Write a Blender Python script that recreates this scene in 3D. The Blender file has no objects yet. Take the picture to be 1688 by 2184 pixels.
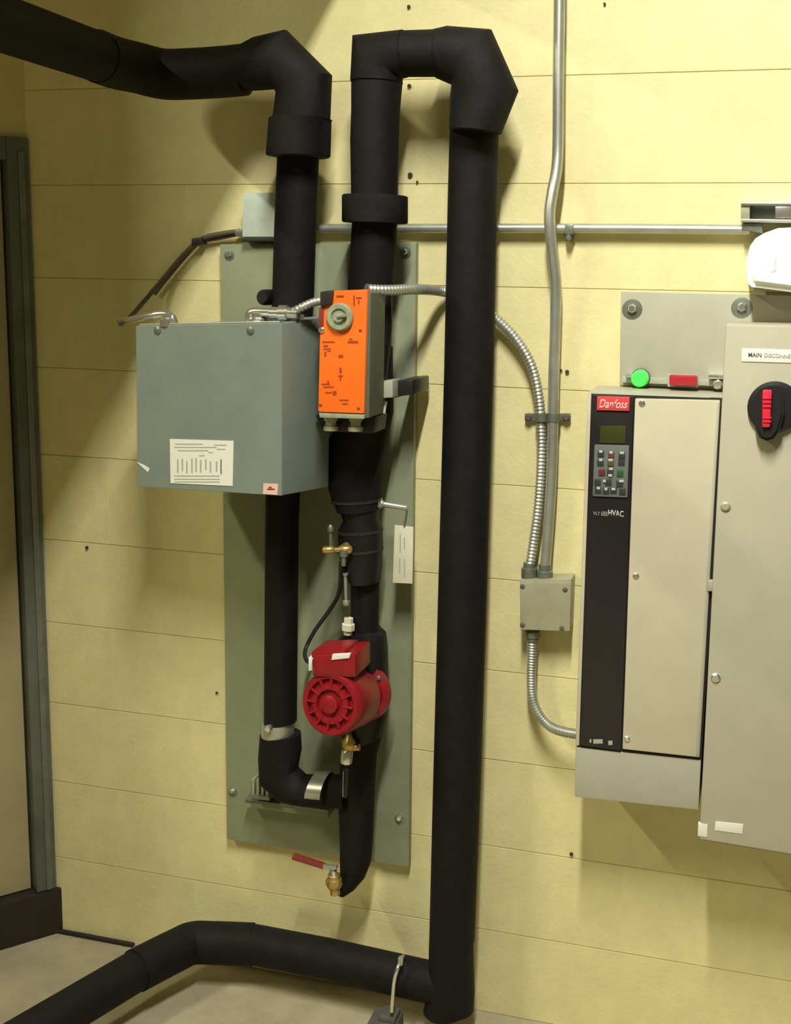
import bpy, bmesh, math, random
from mathutils import Vector, Matrix
random.seed(7)
S = bpy.context.scene
COL = S.collection

# ------------------------------------------------------------------ camera
FPX, YAW, PITCH, ROLL = 2600.0, -0.2855, 0.1924, -0.0183
CAM = Vector((0.3, -2.4742, 1.6466))
fw = Vector((math.sin(YAW)*math.cos(PITCH), math.cos(YAW)*math.cos(PITCH), -math.sin(PITCH)))
rt = Vector((math.cos(YAW), -math.sin(YAW), 0))
dn = fw.cross(rt)
c_, s_ = math.cos(ROLL), math.sin(ROLL)
RT = c_*rt + s_*dn
DN = -s_*rt + c_*dn
cd = bpy.data.cameras.new('camera')
cam = bpy.data.objects.new('camera', cd)
COL.objects.link(cam)
cd.sensor_fit = 'VERTICAL'
cd.sensor_height = 36.0
cd.sensor_width = 36.0
cd.lens = 36.0*FPX/2184.0
cd.clip_start = 0.05
UP = -DN
BK = -fw
cam.matrix_world = Matrix(((RT.x, UP.x, BK.x, CAM.x), (RT.y, UP.y, BK.y, CAM.y), (RT.z, UP.z, BK.z, CAM.z), (0, 0, 0, 1)))
S.camera = cam

# ------------------------------------------------------------------ light
w = bpy.data.worlds.new('world')
S.world = w
w.use_nodes = True
w.node_tree.nodes['Background'].inputs[0].default_value = (1.0, 0.88, 0.36, 1)
w.node_tree.nodes['Background'].inputs[1].default_value = 0.09


def area(name, loc, sx, sy, power, color, rot=(0, 0, 0)):
    l = bpy.data.lights.new(name, 'AREA')
    l.shape = 'RECTANGLE'
    l.size, l.size_y = sx, sy
    l.energy = power
    l.color = color
    o = bpy.data.objects.new(name, l)
    o.location = loc
    o.rotation_euler = rot
    COL.objects.link(o)
    return o


# two ceiling tube fixtures running away from the wall
area('ceiling_tube_light', (0.02, -1.75, 3.2), 0.10, 1.0, 112, (1.0, 0.985, 0.88), (0, -0.5, 0))
area('ceiling_tube_light', (-2.4, -2.4, 3.2), 0.06, 1.0, 62, (1.0, 0.97, 0.66))
vs = S.view_settings
vs.view_transform = 'Standard'
vs.look = 'None'
vs.exposure = 0.10
vs.gamma = 1.0
vs.use_curve_mapping = False


# ------------------------------------------------------------------ pixel helpers (points at a real depth in front of the wall plane y = 0)
def ray(px, py):
    return RT*((px-844)/FPX) + DN*((py-1092)/FPX) + fw


def W(px, py, d=0.0):
    r = ray(px, py)
    t = (-d-CAM.y)/r.y
    return CAM + r*t


def FL(px, py, z):
    r = ray(px, py)
    return CAM + r*((z-CAM.z)/r.z)


def mpp(d):
    return (2.4742-d)/FPX*1.02


# ------------------------------------------------------------------ materials
MATS = {}


def mat(name, col, rough=0.6, metal=0.0, var=0.0, vscale=8.0, bump=0.0, bscale=60.0, emit=0.0, spec=0.5, tint=None):
    m = bpy.data.materials.new(name)
    m.use_nodes = True
    nt = m.node_tree
    b = nt.nodes['Principled BSDF']
    b.inputs['Base Color'].default_value = (*col, 1)
    b.inputs['Roughness'].default_value = rough
    b.inputs['Metallic'].default_value = metal
    b.inputs['Specular IOR Level'].default_value = spec
    if emit:
        b.inputs['Emission Color'].default_value = (*col, 1)
        b.inputs['Emission Strength'].default_value = emit
    if var or bump:
        tc = nt.nodes.new('ShaderNodeTexCoord')
    if var:
        n = nt.nodes.new('ShaderNodeTexNoise')
        n.inputs['Scale'].default_value = vscale
        n.inputs['Detail'].default_value = 6
        n.inputs['Roughness'].default_value = 0.65
        nt.links.new(tc.outputs['Object'], n.inputs['Vector'])
        r = nt.nodes.new('ShaderNodeValToRGB')
        lo = tuple(c*(1-var) for c in (tint or col))
        hi = tuple(min(1, c*(1+var)) for c in col)
        r.color_ramp.elements[0].position = 0.3
        r.color_ramp.elements[1].position = 0.7
        r.color_ramp.elements[0].color = (*lo, 1)
        r.color_ramp.elements[1].color = (*hi, 1)
        nt.links.new(n.outputs['Fac'], r.inputs['Fac'])
        nt.links.new(r.outputs['Color'], b.inputs['Base Color'])
    if bump:
        n2 = nt.nodes.new('ShaderNodeTexNoise')
        n2.inputs['Scale'].default_value = bscale
        n2.inputs['Detail'].default_value = 5
        nt.links.new(tc.outputs['Object'], n2.inputs['Vector'])
        bp = nt.nodes.new('ShaderNodeBump')
        bp.inputs['Strength'].default_value = bump
        bp.inputs['Distance'].default_value = 0.002
        nt.links.new(n2.outputs['Fac'], bp.inputs['Height'])
        nt.links.new(bp.outputs['Normal'], b.inputs['Normal'])
    MATS[name] = m
    return m


mat('block_paint', (0.78, 0.70, 0.37), 0.55, var=0.07, vscale=14, bump=0.35, bscale=120)
mat('joint_paint', (0.74, 0.66, 0.34), 0.7, var=0.08, vscale=30, bump=0.3, bscale=160)
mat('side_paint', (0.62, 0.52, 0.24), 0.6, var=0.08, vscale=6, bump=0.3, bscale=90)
mat('concrete', (0.40, 0.35, 0.23), 0.75, var=0.16, vscale=9, bump=0.5, bscale=80)
mat('jamb_steel', (0.12, 0.13, 0.11), 0.4, var=0.3, vscale=5)
mat('door_paint', (0.42, 0.36, 0.19), 0.5, var=0.1, vscale=4)
mat('rubber_black', (0.02, 0.016, 0.012), 0.7, var=0.3, vscale=20)
mat('foam', (0.006, 0.0055, 0.0058), 0.72, var=0.4, vscale=25, bump=0.5, bscale=45, spec=0.26)
mat('foam_tape', (0.008, 0.0075, 0.008), 0.5, var=0.3, vscale=25, spec=0.4)
mat('green_panel', (0.27, 0.30, 0.19), 0.55, var=0.14, vscale=7, bump=0.2, bscale=40)
mat('grey_panel', (0.43, 0.42, 0.33), 0.5, var=0.06, vscale=10)
mat('enclosure_grey', (0.45, 0.43, 0.33), 0.45, var=0.05, vscale=10)
mat('drive_cover', (0.55, 0.50, 0.37), 0.5, var=0.05, vscale=12)
mat('drive_grey', (0.42, 0.41, 0.33), 0.5, var=0.05, vscale=9)
mat('drive_black', (0.016, 0.013, 0.015), 0.35)
mat('seam_black', (0.01, 0.01, 0.01), 0.7)
mat('box_grey', (0.20, 0.24, 0.21), 0.5, var=0.08, vscale=11)
mat('galv', (0.50, 0.51, 0.45), 0.38, metal=0.7, var=0.14, vscale=22)
mat('galv_dark', (0.22, 0.24, 0.20), 0.42, metal=0.6, var=0.2, vscale=20)
mat('chrome', (0.82, 0.82, 0.78), 0.22, metal=0.9)
mat('zinc_box', (0.40, 0.39, 0.27), 0.45, metal=0.25, var=0.15, vscale=14)
mat('pale_box', (0.55, 0.62, 0.55), 0.5, var=0.1, vscale=20)
mat('orange', (1.0, 0.17, 0.012), 0.45, var=0.05, vscale=20)
mat('orange_print', (0.36, 0.045, 0.008), 0.6)
mat('actuator_grey', (0.10, 0.115, 0.08), 0.5, var=0.1)
mat('dial_grey', (0.30, 0.34, 0.22), 0.45, var=0.2, vscale=60)
mat('pump_red', (0.27, 0.007, 0.014), 0.38, var=0.15, vscale=25)
mat('lever_red', (0.22, 0.035, 0.03), 0.45)
mat('brass', (0.56, 0.40, 0.14), 0.33, metal=0.75, var=0.15, vscale=50)
mat('white_label', (0.80, 0.80, 0.72), 0.6)
mat('tag_white', (0.72, 0.70, 0.54), 0.6, var=0.06, vscale=30)
mat('print_grey', (0.38, 0.40, 0.34), 0.7)
mat('print_dark', (0.06, 0.06, 0.06), 0.7)
mat('white_plastic', (0.92, 0.92, 0.90), 0.4)
mat('pink_print', (0.78, 0.60, 0.66), 0.6)
mat('logo_red', (0.72, 0.05, 0.06), 0.45)
mat('logo_white', (0.90, 0.62, 0.60), 0.5)
mat('lcd', (0.045, 0.055, 0.012), 0.25)
mat('keypad', (0.14, 0.16, 0.15), 0.5)
mat('key_dark', (0.035, 0.04, 0.04), 0.5)
mat('key_light', (0.55, 0.55, 0.50), 0.5)
mat('key_red', (0.16, 0.02, 0.02), 0.5)
mat('key_green', (0.02, 0.11, 0.03), 0.5)
mat('key_brown', (0.12, 0.07, 0.035), 0.5)
mat('lamp_green', (0.06, 0.75, 0.09), 0.3, emit=0.55)
mat('lamp_red', (0.42, 0.02, 0.03), 0.3)
mat('handle_black', (0.014, 0.014, 0.016), 0.4)
mat('handle_red', (0.72, 0.02, 0.05), 0.4)
mat('cord_black', (0.02, 0.02, 0.018), 0.5)
mat('cable_grey', (0.10, 0.085, 0.05), 0.5)
mat('hole_dark', (0.05, 0.035, 0.015), 0.9)
mat('sticker_pink', (0.78, 0.52, 0.44), 0.6)
mat('foot_grey', (0.10, 0.09, 0.08), 0.7, var=0.2, vscale=30)


# ------------------------------------------------------------------ object helpers
ROOT = {}          # object name -> world origin of its root


def finish(name, bm, m, parent=None, loc=None, smooth=False):
    """bm holds WORLD coordinates; a child sits on its root's origin."""
    bmesh.ops.recalc_face_normals(bm, faces=bm.faces)
    if parent is not None:
        org = ROOT[parent.name]
    else:
        if loc is None:
            n = max(1, len(bm.verts))
            cx = sum(v.co.x for v in bm.verts)/n
            cy = sum(v.co.y for v in bm.verts)/n
            cz = min(v.co.z for v in bm.verts)
            loc = (cx, cy, cz)
        org = Vector(loc)
    for v in bm.verts:
        v.co -= org
    me = bpy.data.meshes.new(name)
    bm.to_mesh(me)
    bm.free()
    if smooth:
        for p in me.polygons:
            p.use_smooth = True
        try:
            me.set_sharp_from_angle(angle=math.radians(38))
        except Exception:
            pass
    me.materials.append(MATS[m])
    o = bpy.data.objects.new(name, me)
    COL.objects.link(o)
    if parent is not None:
        o.parent = parent
    else:
        o.location = org
    ROOT[o.name] = org.copy()
    return o


def thing(name, label, cat, loc, group=None):
    o = bpy.data.objects.new(name, None)
    o.empty_display_size = 0.03
    o.location = loc
    COL.objects.link(o)
    ROOT[o.name] = Vector(loc)
    return tag(o, label, cat, group)


def tag(o, label, cat, group=None):
    o['label'] = label
    o['category'] = cat
    if group:
        o['group'] = group
    return o


def structure(o, label=None):
    o['kind'] = 'structure'
    if label:
        o['label'] = label
    return o


def hexa(bm, f, b, bevel=0.0, seg=2):
    """box from four front corners and four back corners (TL, TR, BR, BL)"""
    vf = [bm.verts.new(p) for p in f]
    vb = [bm.verts.new(p) for p in b]
    fs = [bm.faces.new(vf), bm.faces.new(vb[::-1])]
    for i in range(4):
        j = (i+1) % 4
        fs.append(bm.faces.new((vf[i], vb[i], vb[j], vf[j])))
    if bevel > 0:
        es = set()
        for fc in fs:
            es.update(fc.edges)
        bmesh.ops.bevel(bm, geom=list(es), offset=bevel, segments=seg, affect='EDGES', profile=0.6)


def qverts(q, df, db):
    f = [W(x, y, df) for x, y in q]
    return f, [Vector((p.x, -db, p.z)) for p in f]


def qbox(name, q, df, db, m, parent=None, bevel=0.0015):
    """q: TL, TR, BR, BL pixels of the front face standing df off the wall, back at db"""
    if len(q) == 4 and not isinstance(q[0], tuple):
        x0, y0, x1, y1 = q
        q = [(x0, y0), (x1, y0), (x1, y1), (x0, y1)]
    bm = bmesh.new()
    f, b = qverts(q, df, db)
    hexa(bm, f, b, bevel)
    return finish(name, bm, m, parent, smooth=bevel > 0)


def bx(bm, c, s, bevel=0.0, rot=None):
    """box by centre and size"""
    hx, hy, hz = s[0]/2, s[1]/2, s[2]/2
    R = rot or Matrix.Identity(3)
    f = [Vector(c)+R @ Vector(p) for p in ((-hx, -hy, hz), (hx, -hy, hz), (hx, -hy, -hz), (-hx, -hy, -hz))]
    b = [Vector(c)+R @ Vector(p) for p in ((-hx, hy, hz), (hx, hy, hz), (hx, hy, -hz), (-hx, hy, -hz))]
    hexa(bm, f, b, bevel)


def rings(bm, RS, cap=True):
    prev = None
    first = None
    for r in RS:
        vs_ = [bm.verts.new(p) for p in r]
        if prev:
            n = len(vs_)
            for i in range(n):
                bm.faces.new((prev[i], prev[(i+1) % n], vs_[(i+1) % n], vs_[i]))
        else:
            first = vs_
        prev = vs_
    if cap:
        bm.faces.new(first[::-1])
        bm.faces.new(prev)


def otube_bm(bm, pairs, d, b, n=24):
    """foam tube from outline pairs (xL,yL,xR,yR[,d]) in pixels at depth d, out-of-plane radius b"""
    RS = []
    for p in pairs:
        dd = p[4] if len(p) > 4 else d
        bb = p[5] if len(p) > 5 else b
        L, R = W(p[0], p[1], dd), W(p[2], p[3], dd)
        c, h = (L+R)/2, (R-L)/2
        RS.append([c+h*math.cos(t)+Vector((0, -bb, 0))*math.sin(t) for t in (2*math.pi*i/n for i in range(n))])
    rings(bm, RS)


def otube(name, pairs, d, b, m, parent=None, n=24):
    bm = bmesh.new()
    otube_bm(bm, pairs, d, b, n)
    return finish(name, bm, m, parent, smooth=True)


def catmull(P, k=8):
    P = [Vector(p) for p in P]
    if len(P) < 3:
        return P
    Q = [P[0]*2-P[1]]+P+[P[-1]*2-P[-2]]
    out = []
    for i in range(1, len(Q)-2):
        a, b, c, d = Q[i-1], Q[i], Q[i+1], Q[i+2]
        for j in range(k):
            t = j/k
            out.append(0.5*((2*b)+(c-a)*t+(2*a-5*b+4*c-d)*t*t+(3*b-a-3*c+d)*t**3))
    out.append(P[-1])
    return out


def resample(P, step):
    out = [P[0].copy()]
    acc = 0
    for a, b in zip(P, P[1:]):
        L = (b-a).length
        if L < 1e-9:
            continue
        t = step-acc
        while t <= L:
            out.append(a.lerp(b, t/L))
            t += step
        acc = (acc+L) % step
    if (out[-1]-P[-1]).length > step*0.3:
        out.append(P[-1].copy())
    return out


def sweep_bm(bm, P, rad, n=12):
    T = []
    for i in range(len(P)):
        a = P[max(0, i-1)]
        b = P[min(len(P)-1, i+1)]
        T.append((b-a).normalized())
    up = Vector((0, 0, 1)) if abs(T[0].z) < 0.9 else Vector((1, 0, 0))
    N = (up-T[0]*up.dot(T[0])).normalized()
    RS = []
    for i, p in enumerate(P):
        N = (N-T[i]*N.dot(T[i])).normalized()
        B = T[i].cross(N)
        r = rad(i) if callable(rad) else rad
        RS.append([p+(N*math.cos(2*math.pi*k/n)+B*math.sin(2*math.pi*k/n))*r for k in range(n)])
    rings(bm, RS)


def tube(name, P, r, m, parent=None, n=14, smooth_path=True, k=8):
    bm = bmesh.new()
    Q = catmull(P, k) if smooth_path else [Vector(p) for p in P]
    sweep_bm(bm, Q, r, n)
    return finish(name, bm, m, parent, smooth=True)


def flex(name, P, r, m, parent=None, pitch=0.0075, n=12):
    """interlocked armoured conduit with ridges"""
    bm = bmesh.new()
    Q = resample(catmull(P, 12), pitch/4)
    prof = (1.0, 1.0, 0.80, 0.86)
    sweep_bm(bm, Q, lambda i: r*prof[i % 4], n)
    return finish(name, bm, m, parent, smooth=True)


def lathe_bm(bm, p0, p1, prof, n=24):
    """prof: (t along p0->p1 in metres, radius)"""
    ax = (p1-p0).normalized()
    up = Vector((0, 0, 1)) if abs(ax.z) < 0.9 else Vector((1, 0, 0))
    N = (up-ax*up.dot(ax)).normalized()
    B = ax.cross(N)
    RS = []
    for t, r in prof:
        RS.append([p0+ax*t+(N*math.cos(2*math.pi*k/n)+B*math.sin(2*math.pi*k/n))*max(r, 1e-5) for k in range(n)])
    rings(bm, RS)


def lathe(name, p0, p1, prof, m, parent=None, n=24):
    bm = bmesh.new()
    lathe_bm(bm, p0, p1, prof, n)
    return finish(name, bm, m, parent, smooth=True)


OUT = Vector((0, -1, 0))


def screw(name, px, py, d, r, m, parent, h=0.004, n=12):
    p = W(px, py, d)
    return lathe(name, p+Vector((0, 0.001, 0)), p+OUT, [(0, r), (h*0.6, r), (h, r*0.65)], m, parent, n)


def text_part(name, body, q, d, m, parent, shear=0.0, th=0.0006, bold=0.0):
    """flat lettering stretched into the pixel box x0,y0,x1,y1 at depth d"""
    cu = bpy.data.curves.new(name, 'FONT')
    cu.body = body
    cu.shear = shear
    cu.offset = bold
    cu.resolution_u = 3
    tmp = bpy.data.objects.new('tmp_text', cu)
    COL.objects.link(tmp)
    dg = bpy.context.evaluated_depsgraph_get()
    me = bpy.data.meshes.new_from_object(tmp.evaluated_get(dg))
    bpy.data.objects.remove(tmp)
    xs = [v.co.x for v in me.vertices]
    ys = [v.co.y for v in me.vertices]
    x0, x1, y0, y1 = min(xs), max(xs), min(ys), max(ys)
    if len(q) == 4 and not isinstance(q[0], tuple):
        q = [(q[0], q[1]), (q[2], q[1]), (q[2], q[3]), (q[0], q[3])]
    TL, TR, BR, BL = [W(a, b, d) for a, b in q]
    bm = bmesh.new()
    bm.from_mesh(me)
    bpy.data.meshes.remove(me)
    for v in bm.verts:
        u = (v.co.x-x0)/(x1-x0)
        t = (v.co.y-y0)/(y1-y0)
        v.co = (BL*(1-u)+BR*u)*(1-t)+(TL*(1-u)+TR*u)*t
    r = bmesh.ops.extrude_face_region(bm, geom=bm.faces[:])
    for e in r['geom']:
        if isinstance(e, bmesh.types.BMVert):
            e.co += OUT*th
    return finish(name, bm, m, parent)


# ================================================================== THE ROOM
CH = 0.2032                    # course height
X0, X1, NZ = -1.75, 1.25, 16
bm = bmesh.new()
bx(bm, ((X0+X1)/2, 0.1025, NZ*CH/2), (X1-X0, 0.2, NZ*CH))
wall = structure(finish('wall_back', bm, 'joint_paint', loc=(0, 0, 0)), 'cream painted concrete block wall')
bl = bmesh.new()
bx(bl, (0, 0.004, 0), (0.4073, 0.012, 0.2017), bevel=0.0011)
blk = bpy.data.meshes.new('block')
bmesh.ops.recalc_face_normals(bl, faces=bl.faces)
bl.to_mesh(blk)
bl.free()
blk.materials.append(MATS['block_paint'])
for r in range(NZ):
    x = X0+0.02+(0.2032 if r % 2 else 0.0)
    while x < X1-0.2:
        o = bpy.data.objects.new('block', blk)
        COL.objects.link(o)
        o.parent = wall
        o.location = (x+0.2032, random.uniform(-0.0003, 0.0003)+0.002, (r+0.5)*CH)
        x += 0.4064
# small old anchor holes and scuffs in the paint
for px, py, r in ((873, 183, 4), (875, 373, 5), (890, 388, 2.5), (872, 14, 3.5), (1210, 793, 4), (1197, 790, 2.5),
                  (185, 1168, 4), (462, 1478, 3), (1219, 1822, 4), (1290, 8, 2.5)):
    p = W(px, py, 0.0045)
    lathe('anchor_hole', p+Vector((0, 0.002, 0)), p+OUT, [(0, r*0.001), (0.0026, r*0.001), (0.003, r*0.0005)], 'hole_dark', wall, 8)

bm = bmesh.new()
bx(bm, (-0.4, -1.9, -0.05), (4.6, 4.2, 0.1))
structure(finish('floor', bm, 'concrete', loc=(0, 0, 0)), 'bare concrete floor')

# slanting side wall at the left with a steel door frame
CR = Vector((-1.300, -0.0, 0))
sd = Vector((-0.62, -0.785, 0)).normalized()      # runs toward the viewer's left
sn = Vector((0.785, -0.62, 0)).normalized()       # faces into the room


def side_box(bm, a0, a1, z0, z1, t0, t1, bevel=0.0):
    f = [CR+sd*a+sn*t1+Vector((0, 0, z)) for a, z in ((a1, z1), (a0, z1), (a0, z0), (a1, z0))]
    b = [CR+sd*a+sn*t0+Vector((0, 0, z)) for a, z in ((a1, z1), (a0, z1), (a0, z0), (a1, z0))]
    hexa(bm, f, b, bevel)


bm = bmesh.new()
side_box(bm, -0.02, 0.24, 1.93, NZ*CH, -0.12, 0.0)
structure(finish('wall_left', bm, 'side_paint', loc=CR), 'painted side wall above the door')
bm = bmesh.new()
side_box(bm, 0.0, 0.05, 0.124, 1.93, -0.10, 0.012, 0.003)
side_box(bm, 0.05, 0.23, 1.88, 1.93, -0.10, 0.012, 0.003)
fr = structure(finish('trim_1', bm, 'jamb_steel', loc=CR), 'dark steel door frame')
bm = bmesh.new()
side_box(bm, 0.012, 0.026, 0.126, 1.90, 0.012, 0.017, 0.002)
finish('stop_bead', bm, 'galv_dark', fr)
bm = bmesh.new()
side_box(bm, 0.055, 0.235, 0.125, 1.875, -0.06, -0.018, 0.002)
structure(finish('door_1', bm, 'door_paint', loc=CR+sd*0.055), 'beige door leaf in the dark frame')
bm = bmesh.new()
side_box(bm, -0.015, 0.24, 0.0, 0.122, -0.12, 0.014, 0.004)
structure(finish('baseboard_left', bm, 'rubber_black', loc=CR), 'black base below the side door')
kp_ = CR+sd*0.21
bm = bmesh.new()
bx(bm, (kp_.x-0.06, (kp_.y-0.80)/2, NZ*CH/2), (0.12, 0.80+kp_.y, NZ*CH))  # pier added out of view to keep the left lamp off the corner
structure(finish('shade_pier', bm, 'side_paint'), 'unseen wall pier added past the door for its shadow')
# low dark joint of sealant along the foot of the wall
bm = bmesh.new()
pA, pB = Vector((-1.30, -0.006, 0.004)), Vector((-1.08, -0.006, 0.004))
bx(bm, (pA+pB)/2, (0.22, 0.012, 0.010), 0.003)
structure(finish('trim_2', bm, 'rubber_black'), 'dark sealant in the floor joint')
# soffit added above the view to shade the left half of the wall
bm = bmesh.new()
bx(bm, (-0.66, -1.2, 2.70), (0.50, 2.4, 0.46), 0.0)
structure(finish('shade_soffit', bm, 'side_paint'), 'unseen soffit added to shade the wall below')

# ================================================================== PANELS ON THE WALL
pan = thing('backing_panel', 'tall grey-green backing panel on the block wall behind the pump and black pipes', 'panel', W(678, 1815, 0.01))
qbox('sheet', [(469, 521), (888, 518), (872, 1850), (484, 1790)], 0.024, 0.004, 'green_panel', pan, 0.002)
for px, py in ((489, 545), (865, 540), (497, 1690), (853, 1748)):
    w_ = screw('washer', px, py, 0.024, 0.012, 'galv_dark', pan, 0.002, 16)
    screw('bolt_head', px-1, py-3, 0.026, 0.007, 'chrome', w_, 0.007, 6)

gp = thing('mounting_plate', 'light grey steel mounting plate behind the motor drive, two bolts along its top', 'panel', W(1500, 822, 0.01))
qbox('sheet', [(1325, 622), (1760, 632), (1752, 830), (1322, 822)], 0.014, 0.004, 'grey_panel', gp, 0.0015)
for px, py in ((1349, 660), (1583, 657)):
    w_ = screw('washer', px, py, 0.014, 0.020, 'galv_dark', gp, 0.002, 20)
    screw('bolt_head', px, py-2, 0.016, 0.010, 'chrome', w_, 0.010, 6)
screw('hole', 1344, 638, 0.0142, 0.005, 'hole_dark', gp, 0.0006)

# ================================================================== INSULATED PIPES
# --- left run: comes out of the room to the wall, along it, and down the panel
PD = 0.150
pA = thing('insulated_pipe', 'black foam-covered pipe coming from the upper left, down behind the grey control box', 'pipe', W(600, 1700, PD))
cA = W(300, 152, PD)
far = Vector((cA.x, -1.25, cA.z))
rA = 0.046
bm = bmesh.new()
sweep_bm(bm, [far, Vector((cA.x, -0.62, cA.z+0.002)), Vector((cA.x, -0.26, cA.z)), Vector((cA.x+0.004, -0.20, cA.z))], rA, 24)
finish('room_run', bm, 'foam', pA, smooth=True)
bm = bmesh.new()
sweep_bm(bm, catmull([Vector((cA.x, -0.32, cA.z+0.001)), Vector((cA.x, -0.25, cA.z)), Vector((cA.x+0.014, -0.185, cA.z)), W(348, 158, PD), W(400, 158, PD), W(470, 154, PD), W(522, 149, PD)], 6), 0.0485, 24)
finish('wall_run', bm, 'foam', pA, smooth=True)
otube('elbow_cover', [(500, 106, 505, 195), (545, 80, 560, 192), (612, 64, 588, 190), (706, 158, 592, 200), (702, 255, 584, 258)], PD, 0.054, 'foam', pA)
otube('coupling_collar', [(706, 255, 579, 253), (704, 257, 577, 257), (702, 332, 571, 330), (699, 335, 574, 333)], PD, 0.060, 'foam', pA)
otube('riser', [(679, 330, 594, 330), (672, 500, 587, 500), (668, 640, 583, 640), (640, 1000, 571, 1000), (635, 1120, 569, 1120), (631, 1540, 566, 1538)], PD-0.03, 0.040, 'foam', pA)
otube('band_clamp', [(627, 1540, 562, 1538), (626, 1566, 560, 1565)], PD-0.03, 0.0415, 'galv', pA)
screw('clamp_screw', 575, 1553, PD+0.010, 0.009, 'chrome', pA, 0.012, 8)
otube('return_elbow', [(640, 1566, 557, 1564), (642, 1600, 553, 1615), (634, 1640, 556, 1668), (650, 1655, 600, 1706), (676, 1655, 655, 1718), (702, 1650, 700, 1716)], PD-0.03, 0.042, 'foam', pA)
bm = bmesh.new()
otube_bm(bm, [(672, 1648, 660, 1704), (702, 1650, 694, 1706)], PD-0.03, 0.046)
finish('band_clamp', bm, 'galv', pA, smooth=True)
bm = bmesh.new()
lathe_bm(bm, W(575, 634, PD-0.03)+Vector((0, 0.02, 0)), W(575, 634, PD-0.03)-Vector((0, 0.05, 0)), [(0, 0.016), (0.05, 0.016), (0.06, 0.011)], 14)
finish('pipe_plug', bm, 'foam_tape', pA, smooth=True)

# --- loop: up from the mixing valve, over, and down to the floor
pB = thing('insulated_pipe', 'black foam-covered pipe looping over beside the conduit and down to the floor', 'pipe', W(962, 2140, 0.1))
otube('corner_cover', [(858, 176, 750, 174), (854, 168, 755, 76), (866, 165, 862, 64)], 0.15, 0.052, 'foam', pB)
otube('cross_run', [(850, 66, 852, 164), (935, 63, 935, 164)], 0.15, 0.049, 'foam', pB)
otube('elbow_cover', [(925, 64, 928, 165), (958, 56, 938, 170), (1049, 63, 966, 182), (1106, 192, 962, 205), (1069, 284, 960, 276)], 0.14, 0.056, 'foam', pB)
otube('drop_run', [(1064, 270, 961, 270), (1060, 420, 957, 420), (1052, 800, 949, 800), (1040, 1200, 938, 1200), (1026, 1650, 926, 1650), (1012, 2010, 917, 2010)], 0.10, 0.048, 'foam', pB)
zf = 0.108
e0 = FL(962, 2098, zf)
otube('floor_elbow', [(1009, 2005, 917, 2005), (1010, 2060, 916, 2062), (1012, 2120, 913, 2100), (1010, 2158, 908, 2140), (985, 2165, 905, 2148)], 0.10, 0.050, 'foam', pB)
eA = FL(425, 1990, zf)
eB = W(950, 2102, 0.10)
c1 = FL(90, 2190, zf)
d1 = (c1-eA).normalized()
bm = bmesh.new()
sweep_bm(bm, [eB, W(700, 2045, 0.085), W(520, 2010, 0.075), Vector((eA.x+0.05, eA.y-0.022, zf))], 0.0455, 24)
finish('skirting_run', bm, 'foam', pB, smooth=True)
bm = bmesh.new()
sweep_bm(bm, catmull([W(540, 2014, 0.075), Vector((eA.x+0.055, eA.y-0.028, zf)), Vector((eA.x+0.005, eA.y-0.045, zf)), Vector((eA.x-0.02, eA.y-0.09, zf)), eA+d1*0.20], 6), 0.0485, 24)
finish('bend_cover', bm, 'foam', pB, smooth=True)
bm = bmesh.new()
sweep_bm(bm, [eA+d1*0.17, eA+d1*0.6, eA+d1*1.25], 0.0455, 24)
finish('floor_run', bm, 'foam', pB, smooth=True)
# bright strip standing in for a glint on the bend
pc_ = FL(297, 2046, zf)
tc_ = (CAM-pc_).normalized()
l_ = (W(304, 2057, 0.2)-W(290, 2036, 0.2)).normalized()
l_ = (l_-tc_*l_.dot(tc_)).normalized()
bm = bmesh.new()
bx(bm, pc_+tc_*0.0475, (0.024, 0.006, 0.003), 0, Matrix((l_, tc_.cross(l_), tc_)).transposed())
finish('glint_strip', bm, 'galv', pB)
# --- middle riser with collar (part of the loop)
otube('riser', [(858, 165, 752, 165), (851, 240, 752, 240), (849, 300, 750, 300), (847, 420, 752, 420)], 0.15, 0.049, 'foam', pB)
otube('coupling_collar', [(866, 418, 735, 416), (868, 420, 733, 419), (868, 474, 733, 471), (866, 477, 735, 474)], 0.15, 0.064, 'foam', pB)
otube('riser', [(846, 470, 754, 470), (842, 560, 748, 560), (836, 640, 742, 640), (832, 760, 742, 760)], 0.14, 0.046, 'foam', pB)

# --- mixing valve body and its lower leg
mv = thing('mixing_valve', 'black foam-wrapped valve body and leg standing below the orange actuator', 'valve', W(760, 1905, 0.11))
otube('valve_body', [(836, 740, 738, 740), (838, 880, 732, 890), (828, 930, 700, 940), (820, 975, 697, 985), (814, 1040, 704, 1045), (810, 1085, 722, 1090)], 0.12, 0.050, 'foam', mv)
otube('strainer_wrap', [(809, 1085, 726, 1088), (806, 1108, 735, 1108), (814, 1125, 724, 1128), (816, 1160, 724, 1165), (814, 1205, 730, 1205), (808, 1240, 748, 1240)], 0.12, 0.042, 'foam_tape', mv)
otube('neck', [(808, 1235, 750, 1235), (806, 1345, 750, 1345)], 0.11, 0.030, 'foam', mv)
otube('pump_housing', [(806, 1340, 745, 1342), (822, 1352, 722, 1362), (826, 1380, 718, 1385), (828, 1480, 722, 1490), (826, 1530, 728, 1545), (815, 1570, 735, 1580)], 0.10, 0.050, 'foam_tape', mv)
otube('drain_leg', [(818, 1560, 735, 1570), (803, 1610, 728, 1610), (798, 1700, 724, 1700), (794, 1800, 727, 1800), (790, 1842, 727, 1832), (778, 1873, 728, 1852), (758, 1896, 727, 1866), (742, 1906, 722, 1876)], 0.10, 0.038, 'foam', mv)
otube('branch', [(690, 1652, 686, 1716), (740, 1655, 740, 1725)], 0.115, 0.036, 'foam', mv)
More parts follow.
